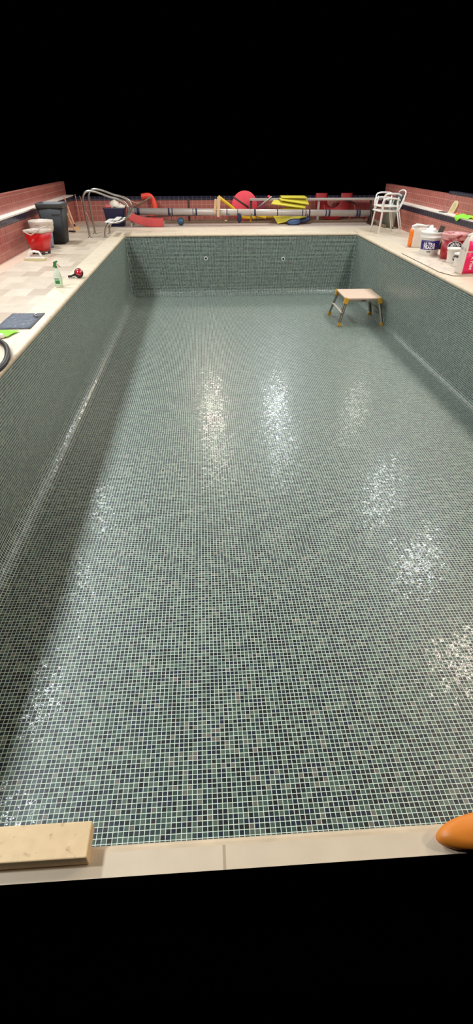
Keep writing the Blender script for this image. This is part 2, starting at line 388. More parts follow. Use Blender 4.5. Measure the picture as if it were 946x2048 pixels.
# ------------------------------------------------------------------ work platform standing in the pool
t = thing('work_platform', 'folding aluminium step platform with tan top and amber joints on the pool floor', 'step platform', (2.955, 10.08, FZ))
def plat():
    H = .5; tx, ty0, ty1 = .33, -.32, .40
    MB().box((0, .04, H-.012), (.68, .76, .024)).build('platform_top', M['ply'], t, bevel=.006)
    f = MB(); f.box((0, -.335, H-.045), (.64, .02, .05)); f.box((0, .415, H-.045), (.64, .02, .05))
    f.box((-.315, .04, H-.045), (.02, .73, .05)); f.box((.315, .04, H-.045), (.02, .73, .05))
    f.build('top_frame', M['steeldull'], t, bevel=.003)
    MB().box((.0, -.347, H-.045), (.09, .006, .03)).build('latch_plate', M['grey'], t, bevel=.002)
    for sx in (-1, 1):
        for sy, yt, yb in ((-1, -.30, -.385), (1, .38, .46 if sx < 0 else .42)):
            top = Vector((sx*.30, yt, H-.05)); bot = Vector((sx*(.43 if sx < 0 else .405), yb-.0, .0))
            d = (bot-top); L = d.length
            b = MB(); mid = (top+bot)/2
            q = d.to_track_quat('Z', 'Y').to_matrix().to_4x4()
            for (ox, oy, w, h) in ((0, 0, .05, .006), (-.022, .014, .006, .03), (.022, .014, .006, .03)):
                b._add([(x*w/2+ox, y*h/2+oy, z*L/2) for x, y, z in ((-1, -1, -1), (1, -1, -1), (1, 1, -1), (-1, 1, -1), (-1, -1, 1), (1, -1, 1), (1, 1, 1), (-1, 1, 1))],
                       [(3, 2, 1, 0), (4, 5, 6, 7), (0, 1, 5, 4), (1, 2, 6, 5), (2, 3, 7, 6), (3, 0, 4, 7)], Matrix.Translation(mid) @ q)
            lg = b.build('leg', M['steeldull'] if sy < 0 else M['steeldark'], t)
            MB().box(bot+Vector((-sx*.008, 0, .03)), (.065, .05, .06), (0, sx*R(-16), 0)).build('foot', M['amber'], lg, bevel=.008)
            MB().box(top+Vector((sx*.02, -.02 if sy < 0 else .02, -.005)), (.085, .055, .11), (0, sx*R(-16), 0)).build('hinge_joint', M['amber'], lg, bevel=.01)
        s = MB(); z = .24; x = sx*.385
        s.box((x, .04, z), (.045, .80, .018), (0, sx*R(15), 0)); s.box((x-sx*.0, .04, z-.02), (.006, .80, .04), (0, sx*R(15), 0))
        s.build('side_rung', M['steeldull'], t, bevel=.003)
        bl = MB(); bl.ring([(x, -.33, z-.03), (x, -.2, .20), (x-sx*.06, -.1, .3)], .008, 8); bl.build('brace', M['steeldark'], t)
plat()

# ------------------------------------------------------------------ left deck
# tall dark bin
t = thing('tall_bin', 'tall charcoal slim plastic bin against the left wall behind the red bucket', 'bin', (-2.86, 11.34, 0), 0)
m = MB()
def rrect(w, d, r, n=5):
    o = []
    for (cx, cy, a) in ((w/2-r, d/2-r, 0), (-w/2+r, d/2-r, pi/2), (-w/2+r, -d/2+r, pi), (w/2-r, -d/2+r, 1.5*pi)):
        o += [(cx+r*cos(a+pi/2*i/n), cy+r*sin(a+pi/2*i/n)) for i in range(n+1)]
    return o
def loft(m, secs, smooth=True, close=True):
    """secs: list of (z, w, d, r, dx, dy)"""
    rows = []
    for z, w, d, r, dx, dy in secs: rows.append([m.bm.verts.new((x+dx, y+dy, z)) for x, y in rrect(w, d, r)])
    n = len(rows[0])
    for i in range(len(rows)-1):
        for k in range(n):
            f = m.bm.faces.new((rows[i][k], rows[i][(k+1) % n], rows[i+1][(k+1) % n], rows[i+1][k])); f.smooth = smooth
    m.bm.faces.new(rows[0][::-1])
    m.bm.faces.new(rows[-1]); return m
loft(m, [(0, .33, .36, .05, 0, 0), (.02, .36, .38, .05, 0, 0), (.62, .48, .44, .05, 0, 0), (.62, .46, .42, .05, 0, 0), (.03, .33, .34, .04, 0, 0)]).build('body', M['black'], t)
m = MB(); loft(m, [(.60, .50, .46, .05, 0, 0), (.67, .52, .48, .05, 0, 0), (.682, .51, .47, .05, 0, 0), (.682, .46, .42, .04, 0, 0), (.60, .455, .415, .04, 0, 0)]).build('rim', M['blackrim'], t)
MB().box((.10, -.222, .50), (.16, .02, .028), (R(6), 0, 0)).build('hand_grip', M['blackrim'], t, bevel=.004)
# red bucket on castors
t = thing('castor_bucket', 'square red plastic bucket on castors with a dirty grey rim by the left wall', 'bucket', (-2.855, 10.04, 0), R(-20))
m = MB(); loft(m, [(.045, .25, .21, .02, 0, 0), (.34, .36, .30, .025, 0, 0), (.345, .34, .28, .02, 0, 0), (.07, .24, .20, .02, 0, 0)]).build('body', M['red'], t)
m = MB(); loft(m, [(.335, .375, .315, .03, 0, 0), (.375, .385, .325, .03, 0, 0), (.377, .35, .29, .03, 0, 0), (.335, .345, .285, .03, 0, 0)]).build('rim', M['bag'], t)
for sx in (-1, 1):
    for sy in (-1, 1):
        w = MB(); w.cyl((sx*.10-.012, sy*.085, .028), (sx*.10+.012, sy*.085, .028), .028, n=16); w.build('castor_wheel', M['rubber'], t)
m = MB(); m.box((0, 0, .047), (.26, .22, .014)); m.build('castor_plate', M['grey'], t)
m = MB(); m.ring([(-.185, -.14, .37), (-.10, -.19, .34), (0, -.20, .31), (.10, -.19, .36), (.185, -.14, .42), (.20, 0, .43)], .008, 8); m.build('carry_handle', M['bag'], t)
# lined round bucket behind
t = thing('lined_bucket', 'round bucket lined with a dirty white plastic bag behind the red bucket', 'bucket', (-2.955, 10.72, 0))
MB().lathe([(.15, 0), (.155, .01), (.185, .36), (.18, .36), (.15, .02)]).build('body', M['bluegrey'], t)
MB().lathe([(.192, .27), (.205, .31), (.212, .345), (.206, .36), (.216, .39), (.222, .43), (.21, .452), (.19, .45), (.17, .40), (.165, .33)], n=36, wob=.004).build('bag_liner', M['bag'], t)
MB().lathe([(.172, .37), (.15, .385), (.09, .40), (.03, .405), (0, .40)], n=24, wob=.006).build('rubbish', M['rag'], t)
# sponge float with white handle
t = thing('sponge_float', 'cream sponge float with white arched handle lying on deck before the red bucket', 'float', (-2.785, 9.36, 0), R(-3))
MB().box((0, 0, .018), (.33, .12, .036)).build('sponge', M['cream'], t, bevel=.004)
MB().box((0, 0, .040), (.30, .10, .008)).build('backing_plate', M['white'], t, bevel=.002)
MB().ring([(-.10, 0, .04), (-.10, 0, .09), (-.075, 0, .125), (0, 0, .135), (.075, 0, .125), (.10, 0, .09), (.10, 0, .04)], .017, 12).build('handle', M['white'], t)
# spray bottle
t = thing('spray_bottle', 'milky spray bottle with green trigger head and green label on left deck', 'spray bottle', (-1.93, 7.28, 0))
MB().lathe([(.045, 0), (.05, .008), (.052, .06), (.052, .13), (.045, .165), (.03, .20), (.018, .225), (.015, .245), (0, .245)], sy=.8, n=24).build('bottle', M['clear'], t)
MB().lathe([(.0530, .03), (.0534, .035), (.0534, .115), (.0530, .12)], sy=.82, n=28).build('label', mat('pale_green_label', (196, 222, 190), .4), t)
lab = MB()
pts = [[(.0545*cos(a), .0545*.83*sin(a), z) for a in [R(-125+8*k) for k in range(9)]] for z in (.048, .062, .078, .09)]
lab.quad_sheet(pts, .001).build('label_patch', M['green'], t)
lab = MB(); lab.quad_sheet([[(.0545*cos(a), .0545*.83*sin(a), z) for a in [R(-130+8*k) for k in range(9)]] for z in (.103, .111)], .001).build('label_line', M['darkletter'], t)
m = MB(); m.cyl((0, 0, .235), (0, 0, .262), .018); m.box((-.004, 0, .275), (.03, .024, .04)); m.box((.006, 0, .30), (.055, .024, .022), (0, R(-20), 0)); m.box((-.022, 0, .262), (.012, .018, .05), (0, R(25), 0))
m.build('trigger_head', M['green'], t, bevel=.003)
m = MB(); m.cyl((.012, 0, .285), (.062, 0, .24), .005, n=8); m.build('trigger_lever', M['rust'], t)
# red and black hand lamp
t = thing('hand_tool', 'black handled round tool with glossy red dome on left deck beside the coping', 'hand tool', (-1.80, 7.87, 0))
sph = [(.0, -.058)]+[(.058*cos(a), .058*sin(a)) for a in [R(-75+15*i) for i in range(11)]]+[(0, .058)]
MB().lathe([(.0, -.03), (.05, -.03), (.062, -.015), (.062, .02), (.052, .035), (.0, .035)], c=(0.02, 0, .062), mtx=Euler((R(62), 0, R(20))).to_matrix().to_4x4()).build('housing', M['rubber'], t)
MB().lathe([(.05, .03), (.044, .045), (.028, .058), (.0, .062)], c=(0.02, 0, .062), mtx=Euler((R(62), 0, R(20))).to_matrix().to_4x4()).build('red_dome', M['red_lens'], t)
m = MB(); m.ring([(-.02, -.01, .05), (-.07, -.03, .035), (-.125, -.05, .025)], [.016, .013, .017], 10); m.ring([(-.03, -.03, .02), (-.06, -.05, .012), (-.09, -.045, .02)], .005, 8)
m.build('handle', M['rubber'], t)
# brooms and poles by the far left corner
def leaning(name, label, cat, a, b, r, mt, extra=None):
    t = thing(name, label, cat, a); v = Vector(b)-Vector(a)
    MB().cyl((0, 0, 0) if not extra else v*.06, v, r, n=10).build('pole', M[mt], t)
    return t, v
t, v = leaning('broom', 'salmon wooden broom with tan brush head leaning on the left wall', 'broom', (-2.91, 13.36, 0), (-3.19, 13.9, .64), .014, 'pole', True)
MB().cyl(v*.05, v*.16, .017, n=10).build('ferrule', M['rubber'], t)
m = MB(); m.box((0.01, 0, .035), (.17, .10, .07), (0, 0, R(20)), top=.7); m.build('brush_head', M['brush'], t, bevel=.008)
t, v = leaning('wooden_pole', 'thin pale pole standing upright in the far left corner', 'pole', (-3.13, 15.1, 0), (-3.19, 15.15, .60), .009, 'pole')
t, v = leaning('wooden_pole', 'thin salmon pole leaning on the back wall behind the ladder rails', 'pole', (-2.82, 14.72, 0), (-3.08, 15.15, .56), .010, 'pole')
t = tag(MB().box((0, 0, 0), (.03, .34, .34)).build('cardboard_scrap', M['scrap'], loc=(-3.13, 13.95, .17), rot=(0, R(-12), R(4)), bevel=.004), 'stained tan cardboard piece leaning on left wall behind the tall bin', 'cardboard')
t = tag(MB().box((0, 0, 0), (.16, .06, .03)).build('hand_brush', M['rubber'], loc=(-2.93, 13.0, .015), rot=(0, 0, R(-25)), bevel=.008), 'small black brush lying on the deck beside the tall bin', 'brush')

# pool ladder set on the deck
def bez(pts, n=6):
    out = []; P = [Vector(p) for p in pts]
    for i in range(len(P)-1):
        p0, p1, p2, p3 = P[max(i-1, 0)], P[i], P[i+1], P[min(i+2, len(P)-1)]
        for k in range(n):
            s = k/n
            out.append(.5*((2*p1)+(p2-p0)*s+(2*p0-5*p1+4*p2-p3)*s*s+(3*p1-p0-3*p2+p3)*s**3))
    out.append(P[-1]); return out
t = thing('pool_ladder', 'stainless pool ladder with looping rails and pale treads on the left deck', 'ladder', (-2.0, 12.4, 0))
prof = [(-2.372, 0), (-2.385, .30), (-2.40, .62), (-2.375, .76), (-2.28, .825), (-2.12, .81), (-1.869, .729), (-1.735, .699), (-1.622, .655), (-1.54, .592), (-1.508, .499), (-1.535, .407), (-1.605, .328), (-1.74, .28), (-1.885, .269), (-1.985, .211), (-2.038, .11), (-2.05, 0)]
for y in (-.33, .31):
    MB().ring(bez([(x+2.0, y, z) for x, z in prof]), .021, 14).build('rail', M['steel'], t)
    for x in (-.372, -.05):
        MB().lathe([(.045, 0), (.045, .006), (.026, .014), (.022, .014)], c=(x, y, .001), n=20).build('deck_flange', M['steel'], t)
for x, z in ((.20, .30), (.03, .265)):
    MB().box((x, -.01, z+.012), (.11, .60, .02)).build('tread', M['white'], t, bevel=.006)
# navy tub with rags
t = thing('storage_tub', 'navy blue tub filled with rags on the deck at the far left', 'tub', (-2.085, 14.12, 0))
m = MB(); loft(m, [(0, .40, .34, .04, 0, 0), (.37, .50, .42, .05, 0, 0), (.385, .52, .44, .05, 0, 0), (.385, .48, .40, .045, 0, 0), (.03, .38, .32, .04, 0, 0)]).build('body', M['navyblue'], t)
def rag(name, mt, c, r, label, seed, group='rags in the navy tub', flat=.6):
    random.seed(seed); m = MB(); prof = []
    for i in range(9):
        a = -pi/2+pi*i/8; prof.append((max(r*cos(a), 0.0001 if i in (0, 8) else 0), r*flat*sin(a)))
    m.lathe(prof, n=11, wob=r*.22)
    o = m.build(name, M[mt], loc=c); tag(o, label, 'rag', group); return o
rag('rag', 'pinkrag', (-2.22, 14.05, .40), .10, 'crumpled pink rag at the left of the navy tub', 3)
rag('rag', 'rag', (-2.07, 14.08, .43), .12, 'peaked crumpled white rag in the middle of the navy tub', 4, flat=.9)
rag('rag', 'rag', (-1.93, 14.05, .40), .10, 'low white rag at the right of the navy tub beside the ladder rails', 5)
random.seed(11)
# dark scrim pad, clip, cloth, cup, hose on the near left deck
t = tag(MB().quad_sheet([[(x, y, .006+.002*sin(9*x+7*y)) for x in [-2.13+.05*i for i in range(8)]] for y in [5.31+.1*j for j in range(7)]], .008).build('grey_pad', M['pad']), 'dark grey rectangular scrim mat lying on the left deck by the coping', 'mat')
t = thing('spring_clip', 'small chrome clip lying on the dark grey mat', 'clip', (-1.825, 5.74, .014), R(20))
MB().ring([(-.03, 0, .006), (-.01, .015, .02), (.015, .01, .03), (.03, -.005, .02)], .007, 8).build('clip_arm', M['steel'], t)
MB().box((0, -.02, .008), (.04, .025, .012)).build('clip_jaw', M['steel'], t, bevel=.003)
rows = []
for j in range(6):
    rows.append([(-2.22+.06*i+(.015*j), 5.05+.035*j-.01*i*(j < 2), .012+.018*abs(sin(i*1.3+j*.9))*(1-i/7)) for i in range(6)])
tag(MB().quad_sheet(rows, .006).build('green_cloth', M['lime'], sub=1), 'lime green microfibre cloth crumpled on left deck near the black hose', 'cloth')
tag(MB().ring([(-2.14, 4.93, .028), (-2.02, 4.98, .028), (-1.955, 5.01, .026), (-1.935, 5.015, .02)], [.028, .028, .024, .01], 12).build('white_sponge', M['white']), 'white rounded sponge lying against the lime green cloth', 'sponge')
hp = [(-2.5, 4.55, .025), (-2.2, 4.86, .028), (-1.99, 4.87, .03), (-1.86, 4.74, .032), (-1.77, 4.56, .034), (-1.70, 4.33, .036), (-1.675, 4.13, .036), (-1.70, 3.96, .036), (-1.78, 3.85, .034), (-1.9, 3.78, .032), (-2.2, 3.75, .025), (-2.5, 3.82, .025)]
tag(MB().ring(bez(hp, 8), .024, 14).build('black_hose', M['rubber']), 'thick black rubber hose looping over the left pool edge', 'hose')

# ------------------------------------------------------------------ near edge
MB_ = MB(); MB_.box((-.84, .567, .021), (1.0, .085, .042))
tag(MB_.build('stone_slab', M['slab'], bevel=.003), 'speckled tan stone slab resting on near coping at bottom left', 'stone slab')
m = MB(); m.lathe([(0, .0), (.10, .0), (.122, .012), (.12, .03), (.09, .042), (.0, .046)], sx=1.25, sy=.36, n=36)
tag(m.build('orange_pad', M['orangerubber'], loc=(.70, .535, .001), rot=(0, 0, R(4))), 'rounded orange rubber pad on near coping at bottom right', 'pad')

# ------------------------------------------------------------------ right deck
m = MB(); m.prism([(3.50, 9.66), (3.50, 7.95), (3.60, 7.66), (4.56, 7.62), (4.56, 9.66)], .001, .010, 'z')
o = m.build('protective_board', M['board'], bevel=.001)
o.data.materials.append(M['edgeshadow'])
for p in o.data.polygons:
    if abs(p.normal.z) < .5: p.material_index = 1  # dark brown sides paint in the shadow line along the board's edges
tag(o, 'thin pale stained board with a cut corner lying under the tubs', 'board')
BZ = .0105
# orange and white powder bag
t = thing('powder_bag', 'orange and white paper bag of powder beside the white purple tub', 'bag', (4.0, 10.40, 0), R(-8))
m = MB(); loft(m, [(0, .25, .14, .02, 0, 0), (.02, .265, .15, .03, 0, 0), (.26, .26, .14, .03, .005, 0), (.33, .27, .10, .02, .02, 0)]).build('sack', M['paper'], t)
m = MB()
for z0, z1, x0, x1 in ((.01, .30, -.1345, -.065),):
    m.quad_sheet([[(-.135+.0, .05-.0*z, z), (-.136, -.02, z), (-.135, -.045, z), (-.125, -.070, z), (-.09+.0, -.078, z)] for z in (.012, .09, .17, .25, .30)], .003)
m.build('orange_panel', M['orange'], t)
m = MB(); m.ring([(-.12, -.01, .335), (-.04, -.02, .365), (.06, 0, .355), (.14, 0, .345), (.19, .01, .36)], [.03, .038, .036, .03, .018], 10, flat=.7); m.build('folded_top', M['white'], t)
text_mesh('lettering', 'CG', .03, M['lettering'], t, lambda x, y, z: (-.1385-z, -.01-x*.8, .17+y))
# white tub with purple label
def tub_r(z, r0, r1, h): return r0+(r1-r0)*z/h
t = thing('plastic_tub', 'white plastic tub with a purple label, holding bagged tools', 'tub', (3.925, 9.53, BZ))
H, r0, r1 = .35, .155, .175
MB().lathe([(r0-.006, 0), (r0, .006), (r1-.004, .26), (r1+.006, .262), (r1+.006, .275), (r1, .278), (r1+.002, H-.03), (r1+.01, H-.028), (r1+.01, H), (r1-.004, H), (r1-.008, .28), (r0-.01, .02)], n=48).build('body', M['white'], t)
def wrap(r_at, zc, a0, up=0.):
    def f(x, y, z):
        zz = zc+y; r = r_at(zz)+.0025+z; a = a0+x/r
        return (r*cos(a), r*sin(a), zz)
    return f
ra = lambda z: tub_r(z, r0, r1-.004, .26)
A0 = R(-112)
lb = MB(); lb.quad_sheet([[wrap(lambda q: ra(q)-.0018, z, A0)(x, 0, 0) for x in [-.185+.02*i for i in range(20)]] for z in (.085, .11, .14, .17, .20, .225)], .001).build('label', M['purple'], t)
text_mesh('lettering', 'ULTRA', .062, M['lettering'], t, wrap(ra, .168, A0+R(-4)), bold=.0022, spacing=1.05)
text_mesh('lettering', 'TRADE', .062, M['lettering'], t, wrap(ra, .118, A0+R(-4)), bold=.0022, spacing=1.05)
text_mesh('lettering', 'for prep', .022, M['lettering'], t, wrap(ra, .21, A0+R(-12)))
text_mesh('lettering', 'FILLER', .022, M['darkletter'], t, wrap(ra, .055, A0+R(-2)), bold=.001)
tag(MB().lathe([(0, 0), (.08, .02), (.12, .05), (.10, .08), (.085, .10), (.07, .125), (.035, .13), (.03, .165), (0, .17)], n=13, wob=.017).build('plastic_bag', M['white'], loc=(3.925, 9.60, .27)), 'crumpled clear white plastic bag sticking out of the white purple tub', 'plastic bag')
t = thing('notched_trowel', 'grey steel trowel with black grip stuck in the white purple tub', 'trowel', (4.02, 9.44, .32), rot=(R(8), R(10), R(-20)))
MB().box((0, 0, .06), (.085, .03, .15), (0, R(4), 0)).build('blade', M['grey'], t, bevel=.002)
MB().cyl((-.09, -.03, .0), (.07, -.03, .05), .014, n=10).build('grip', M['rubber'], t)
MB().box((.085, -.065, -.10), (.05, .015, .2), (0, R(8), 0)).build('hanging_strip', M['rubber'], t, bevel=.003)
# dusty red tub
t = thing('adhesive_tub', 'large dusty red tub with an oval black and white logo', 'tub', (4.135, 9.08, BZ))
H, r0, r1 = .37, .175, .20
MB().lathe([(r0-.006, 0), (r0, .006), (r1-.004, H-.07), (r1-.012, H-.07), (r0-.01, .02)], n=48).build('body', M['redtub'], t)
MB().lathe([(r1-.002, H-.085), (r1+.012, H-.06), (r1+.006, H-.03), (r1+.018, H-.01), (r1+.004, H+.008), (r1-.03, H+.0), (r1-.06, H-.02), (0, H-.03)], n=40, wob=.005).build('bag_liner', mat('smeared_pink_film', (214, 150, 146), .35, noise=.25, nscale=14, dirt=(150, 30, 40), dscale=12, dthr=.55), t)
ra = lambda z: tub_r(z, r0, r1-.004, .30)
A0 = R(-104)
def oval(w, h, lift, m_, name):
    f = wrap(lambda q: ra(q)-.0022+lift, .20, A0); mm = MB(); rings = []
    rows = [[f(w*s*cos(a), h*s*sin(a)*(1 if sin(a) > 0 else .75), 0) for a in [2*pi*k/28 for k in range(29)]] for s in (.02, .5, 1)]
    mm.quad_sheet(rows, .0008).build(name, m_, t)
oval(.118, .078, 0, M['lettering'], 'logo_border'); oval(.108, .069, .0012, M['darkletter'], 'logo_field')
def dome(i, n):
    def f(x, y, z):
        a = R(150-120*i/(n-1)); bx, by = .070*cos(a), .048*sin(a)-.012; ro = (a-pi/2)*.45
        return wrap(lambda q: ra(q)+.0006, .20, A0)(bx+x*cos(ro)-y*sin(ro), by+x*sin(ro)+y*cos(ro), z)
    return f
for i, ch in enumerate('ARDEX'): text_mesh('lettering', ch, .052, M['lettering'], t, dome(i, 5), bold=.0016)
# two small white pails
t = thing('small_pail', 'small white pail with a grey dot in front of the red tub', 'pail', (4.0, 8.70, BZ))
MB().lathe([(.078, 0), (.082, .006), (.105, .19), (.112, .19), (.112, .212), (.10, .212), (.078, .02)], n=36).build('body', M['white'], t)
MB().lathe([(.0, .185), (.10, .185)], n=24).build('grey_contents', M['grey'], t)
dt = MB(); f = wrap(lambda z: .081+.023*z/.19, .075, R(-98)); dt.quad_sheet([[f(.03*s*cos(a), .034*s*sin(a), -.002) for a in [2*pi*k/20 for k in range(21)]] for s in (.02, 1)], .001).build('grey_dot', M['blackrim'], t)
t = thing('small_pail', 'small white pail with dark rim marks between grey dot pail and pink bag', 'pail', (3.965, 8.36, BZ))
MB().lathe([(.070, 0), (.074, .006), (.092, .165), (.098, .165), (.098, .185), (.088, .185), (.07, .02)], n=36).build('body', M['white'], t)
MB().lathe([(.0, .16), (.089, .16)], n=24).build('grey_contents', M['grey'], t)
MB().lathe([(.0915, .13), (.0935, .13), (.0965, .158), (.094, .158)], n=36).build('grey_band', M['blackrim'], t)
# white and magenta bag
t = thing('powder_bag', 'tall white and magenta paper bag at the right end of the board', 'bag', (3.86, 7.83, BZ), R(8))
m = MB(); loft(m, [(0, .30, .17, .02, 0, 0), (.02, .31, .18, .02, 0, 0), (.36, .30, .17, .02, .015, 0), (.44, .28, .13, .03, .03, 0), (.50, .24, .05, .02, .035, 0)]).build('sack', M['paper'], t)
m = MB(); m.quad_sheet([[(x+.015*z/.36, -.0925, z) for x in (-.135, -.06, .02, .09, .14)] for z in (.012, .1, .2, .285)], .003)
m.build('magenta_panel', M['magenta'], t)
m = MB(); m.quad_sheet([[(x+.015*z/.36, -.0895-(.0 if z < .37 else -.02), z) for x in (-.13, -.05, .03, .09, .135)] for z in (.305, .335, .365, .43)], .003)
m.build('magenta_panel', M['magenta'], t)
text_mesh('lettering', 'MILLX', .062, M['lettering'], t, lambda x, y, z: (-.02-y, -.0955-z, .15+x), bold=.001, spacing=1.05)
text_mesh('lettering', 'CG', .04, M['darkletter'], t, lambda x, y, z: (-.158-z, .01-x, .33+y))
m = MB(); m.ring([(-.11, 0, .49), (0, 0, .515), (.14, 0, .50)], [.022, .03, .022], 10, flat=.8).build('folded_top', M['white'], t)

# stack of two white garden chairs
def chair(label):
    t = thing('garden_chair', label, 'chair', (0, 0, 0), group='white chairs stacked in the far right corner')
    for sx in (-1, 1):
        for sy in (-1, 1):
            MB().ring([(sx*.235, sy*(.20 if sy < 0 else .30), 0), (sx*.195, sy*.17, .42), (sx*.185, sy*.15, .60)], .015, 10).build('leg', M['white'], t)
        MB().ring(bez([(sx*.205, -.18, .44), (sx*.225, -.19, .60), (sx*.23, -.12, .655), (sx*.225, .10, .655), (sx*.20, .20, .62)], 5), .016, 10).build('armrest', M['white'], t)
    s = MB(); s.ring(bez([(-.21, -.21, .43), (0, -.235, .435), (.21, -.21, .43)], 4), .018, 10)
    s.ring([(-.21, -.21, .43), (-.20, .20, .42)], .015, 8); s.ring([(.21, -.21, .43), (.20, .20, .42)], .015, 8); s.build('seat_frame', M['white'], t)
    s = MB()
    for k in range(6): s.box((0, -.17+.07*k, .428), (.40, .055, .012))
    s.build('seat', M['white'], t, bevel=.003)
    b = MB(); b.ring(bez([(-.20, .19, .42), (-.19, .27, .58), (-.15, .31, .68), (0, .325, .71), (.15, .31, .68), (.19, .27, .58), (.20, .19, .42)], 5), .014, 8); b.build('back_frame', M['white'], t)
    MB().quad_sheet([[(x, .20+.45*(z-.45)*(.8), z) for x in (-.17, -.08, 0, .08, .17)] for z in (.46, .53, .60, .66)], .006).build('backrest', M['fabric'], t)
    return t
c1 = chair('lower white garden chair of the stack with its feet on the deck')
c2 = copy_tree(c1); c2['label'] = 'upper white garden chair nested on top of the lower one'
c1.location = (4.02, 12.52, 0); c1.rotation_euler = (0, 0, R(-84))
c2.location = (4.04, 12.54, .085); c2.rotation_euler = (0, 0, R(-84))
tag(MB().ring([(4.22, 12.45, .64), (4.235, 12.46, .60), (4.24, 12.46, .55)], [.03, .038, .012], 10, flat=.5).build('green_cloth', M['lime']), 'small pale green cloth hanging on the white chair arm', 'cloth')
# grey-green board leaning in the corner
m = MB(); P0, P1, P2, P3 = Vector((4.35, 13.75, .0)), Vector((4.43, 13.10, .0)), Vector((4.575, 13.45, .56)), Vector((4.56, 13.95, .58))
m.quad_sheet([[P0, P1], [P3+Vector((-.02, 0, 0)), P2+Vector((-.02, -.12, 0))]], .02)
tag(m.build('leaning_board', M['greyboard']), 'grey green board leaning against right wall behind the white chairs', 'board')
# things on the right ledge
t = thing('sponge_float', 'beige float propped against the upper wall on the right ledge', 'float', (4.70, 10.75, .516), rot=(0, 0, 0))
MB().prism([(-.055, 0), (.055, 0), (.06, .16), (.045, .21), (.0, .225), (-.045, .21), (-.06, .16)], -.011, .011, 'y').build('sponge', M['beige'], t, rot=(R(-4), R(24), R(-62)), bevel=.004)
MB().prism([(-.032, .03), (.032, .03), (.034, .15), (.0, .185), (-.034, .15)], -.016, -.011, 'y').build('worn_groove', M['cream'], t, rot=(R(-4), R(24), R(-62)), bevel=.002)
t = tag(MB().box((0, 0, 0), (.09, .20, .012)).build('grey_scraper', M['grey'], loc=(4.66, 11.0, .521), rot=(0, 0, R(4)), bevel=.003), 'flat grey scraper lying on the right ledge beside the beige float', 'scraper')
random.seed(5)
rows = []
for j in range(9):
    y = 9.72+.07*j
    hang = .5*max(0, 1-abs(j-6.2)/2.0)
    rows.append([(4.76, y, .522+.02*random.random()), (4.70, y, .545+.03*random.random()), (4.64, y, .535+.02*random.random()), (4.588, y, .522), (4.580, y-.01, .515-.05*hang), (4.578, y, .512-.17*hang)])
tag(MB().quad_sheet(rows, .006).build('green_cloth', M['lime'], sub=1), 'bright lime green cloth draped over the right ledge', 'cloth')
t = tag(MB().ring([(4.66, 10.30, .535), (4.68, 10.42, .54), (4.70, 10.5, .53)], [.02, .024, .015], 10, flat=.7).build('sponge', M['orange']), 'orange sponge lying on the right ledge behind the lime green cloth', 'sponge')
t = tag(MB().ring([(4.64, 9.45, .545), (4.65, 9.62, .55), (4.66, 9.72, .54)], [.03, .032, .02], 10, flat=.8).build('glove', M['yellownoodle']), 'crumpled yellow glove on the right ledge in front of the green cloth', 'glove')

# ------------------------------------------------------------------ far deck: reel, rack, floats
t = thing('cover_reel', 'long grey pool cover reel tube tied with blue straps across the far deck', 'cover reel', (0, 14.1, 0))
zl, zr, xl, xr = .305, .235, -1.66, 4.12
MB().cyl((xl, 0, zl), (xr, 0, zr), .071, n=28).build('reel_tube', M['tube'], t)
zt = lambda x: zl+(zr-zl)*(x-xl)/(xr-xl)
for x, r in ((-1.60, .0765), (-1.53, .0765), (-.80, .075), (-.72, .075), (-.22, .075), (-.14, .075), (.60, .075), (.86, .075), (1.17, .075), (1.28, .075), (1.83, .075), (1.93, .075), (2.45, .075), (2.53, .075), (2.62, .075), (3.03, .075), (3.11, .075), (3.80, .0755), (3.86, .0755)):
    w = .016 if r < .0765 else .045; tl = random.uniform(-.02, .02)
    MB().cyl((x-w/2+tl, 0, zt(x)), (x+w/2-tl, 0, zt(x)), r, n=24).build('strap', M['strap'], t)
for x in (-1.58, -.76, -.18, .64, .88, 1.20, 1.30, 2.56):
    MB().ring([(x, -.074, zt(x)-.02), (x+.01, -.07, zt(x)-.10), (x+.02, -.075, zt(x)-random.uniform(.14, .2))], .007, 6).build('strap_tail', M['strap'], t)
MB().lathe([(.0, -.01), (.018, 0), (.05, .04), (.055, .12), (.04, .17), (.012, .20), (0, .2)], c=(.90, -.09, .06), n=14, sy=.5).build('strap_bundle', M['strap'], t)
for x, mt in ((-1.70, 'steeldull'), (4.16, 'darkwood')):
    f = MB(); f.box((x, 0, .02), (.05, .45, .04)); f.box((x, 0, .20), (.05, .06, .36)); f.box((x, -.12, .14), (.03, .03, .30), (R(-38), 0, 0)); f.box((x, .12, .14), (.03, .03, .30), (R(38), 0, 0))
    f.build('end_stand', M[mt], t, bevel=.003)
MB().lathe([(.0, -.02), (.12, -.02), (.13, 0), (.12, .02), (0, .02)], c=(4.20, 0, .25), mtx=Matrix.Rotation(R(90), 4, 'Y'), n=28).build('hand_wheel', M['rubber'], t)
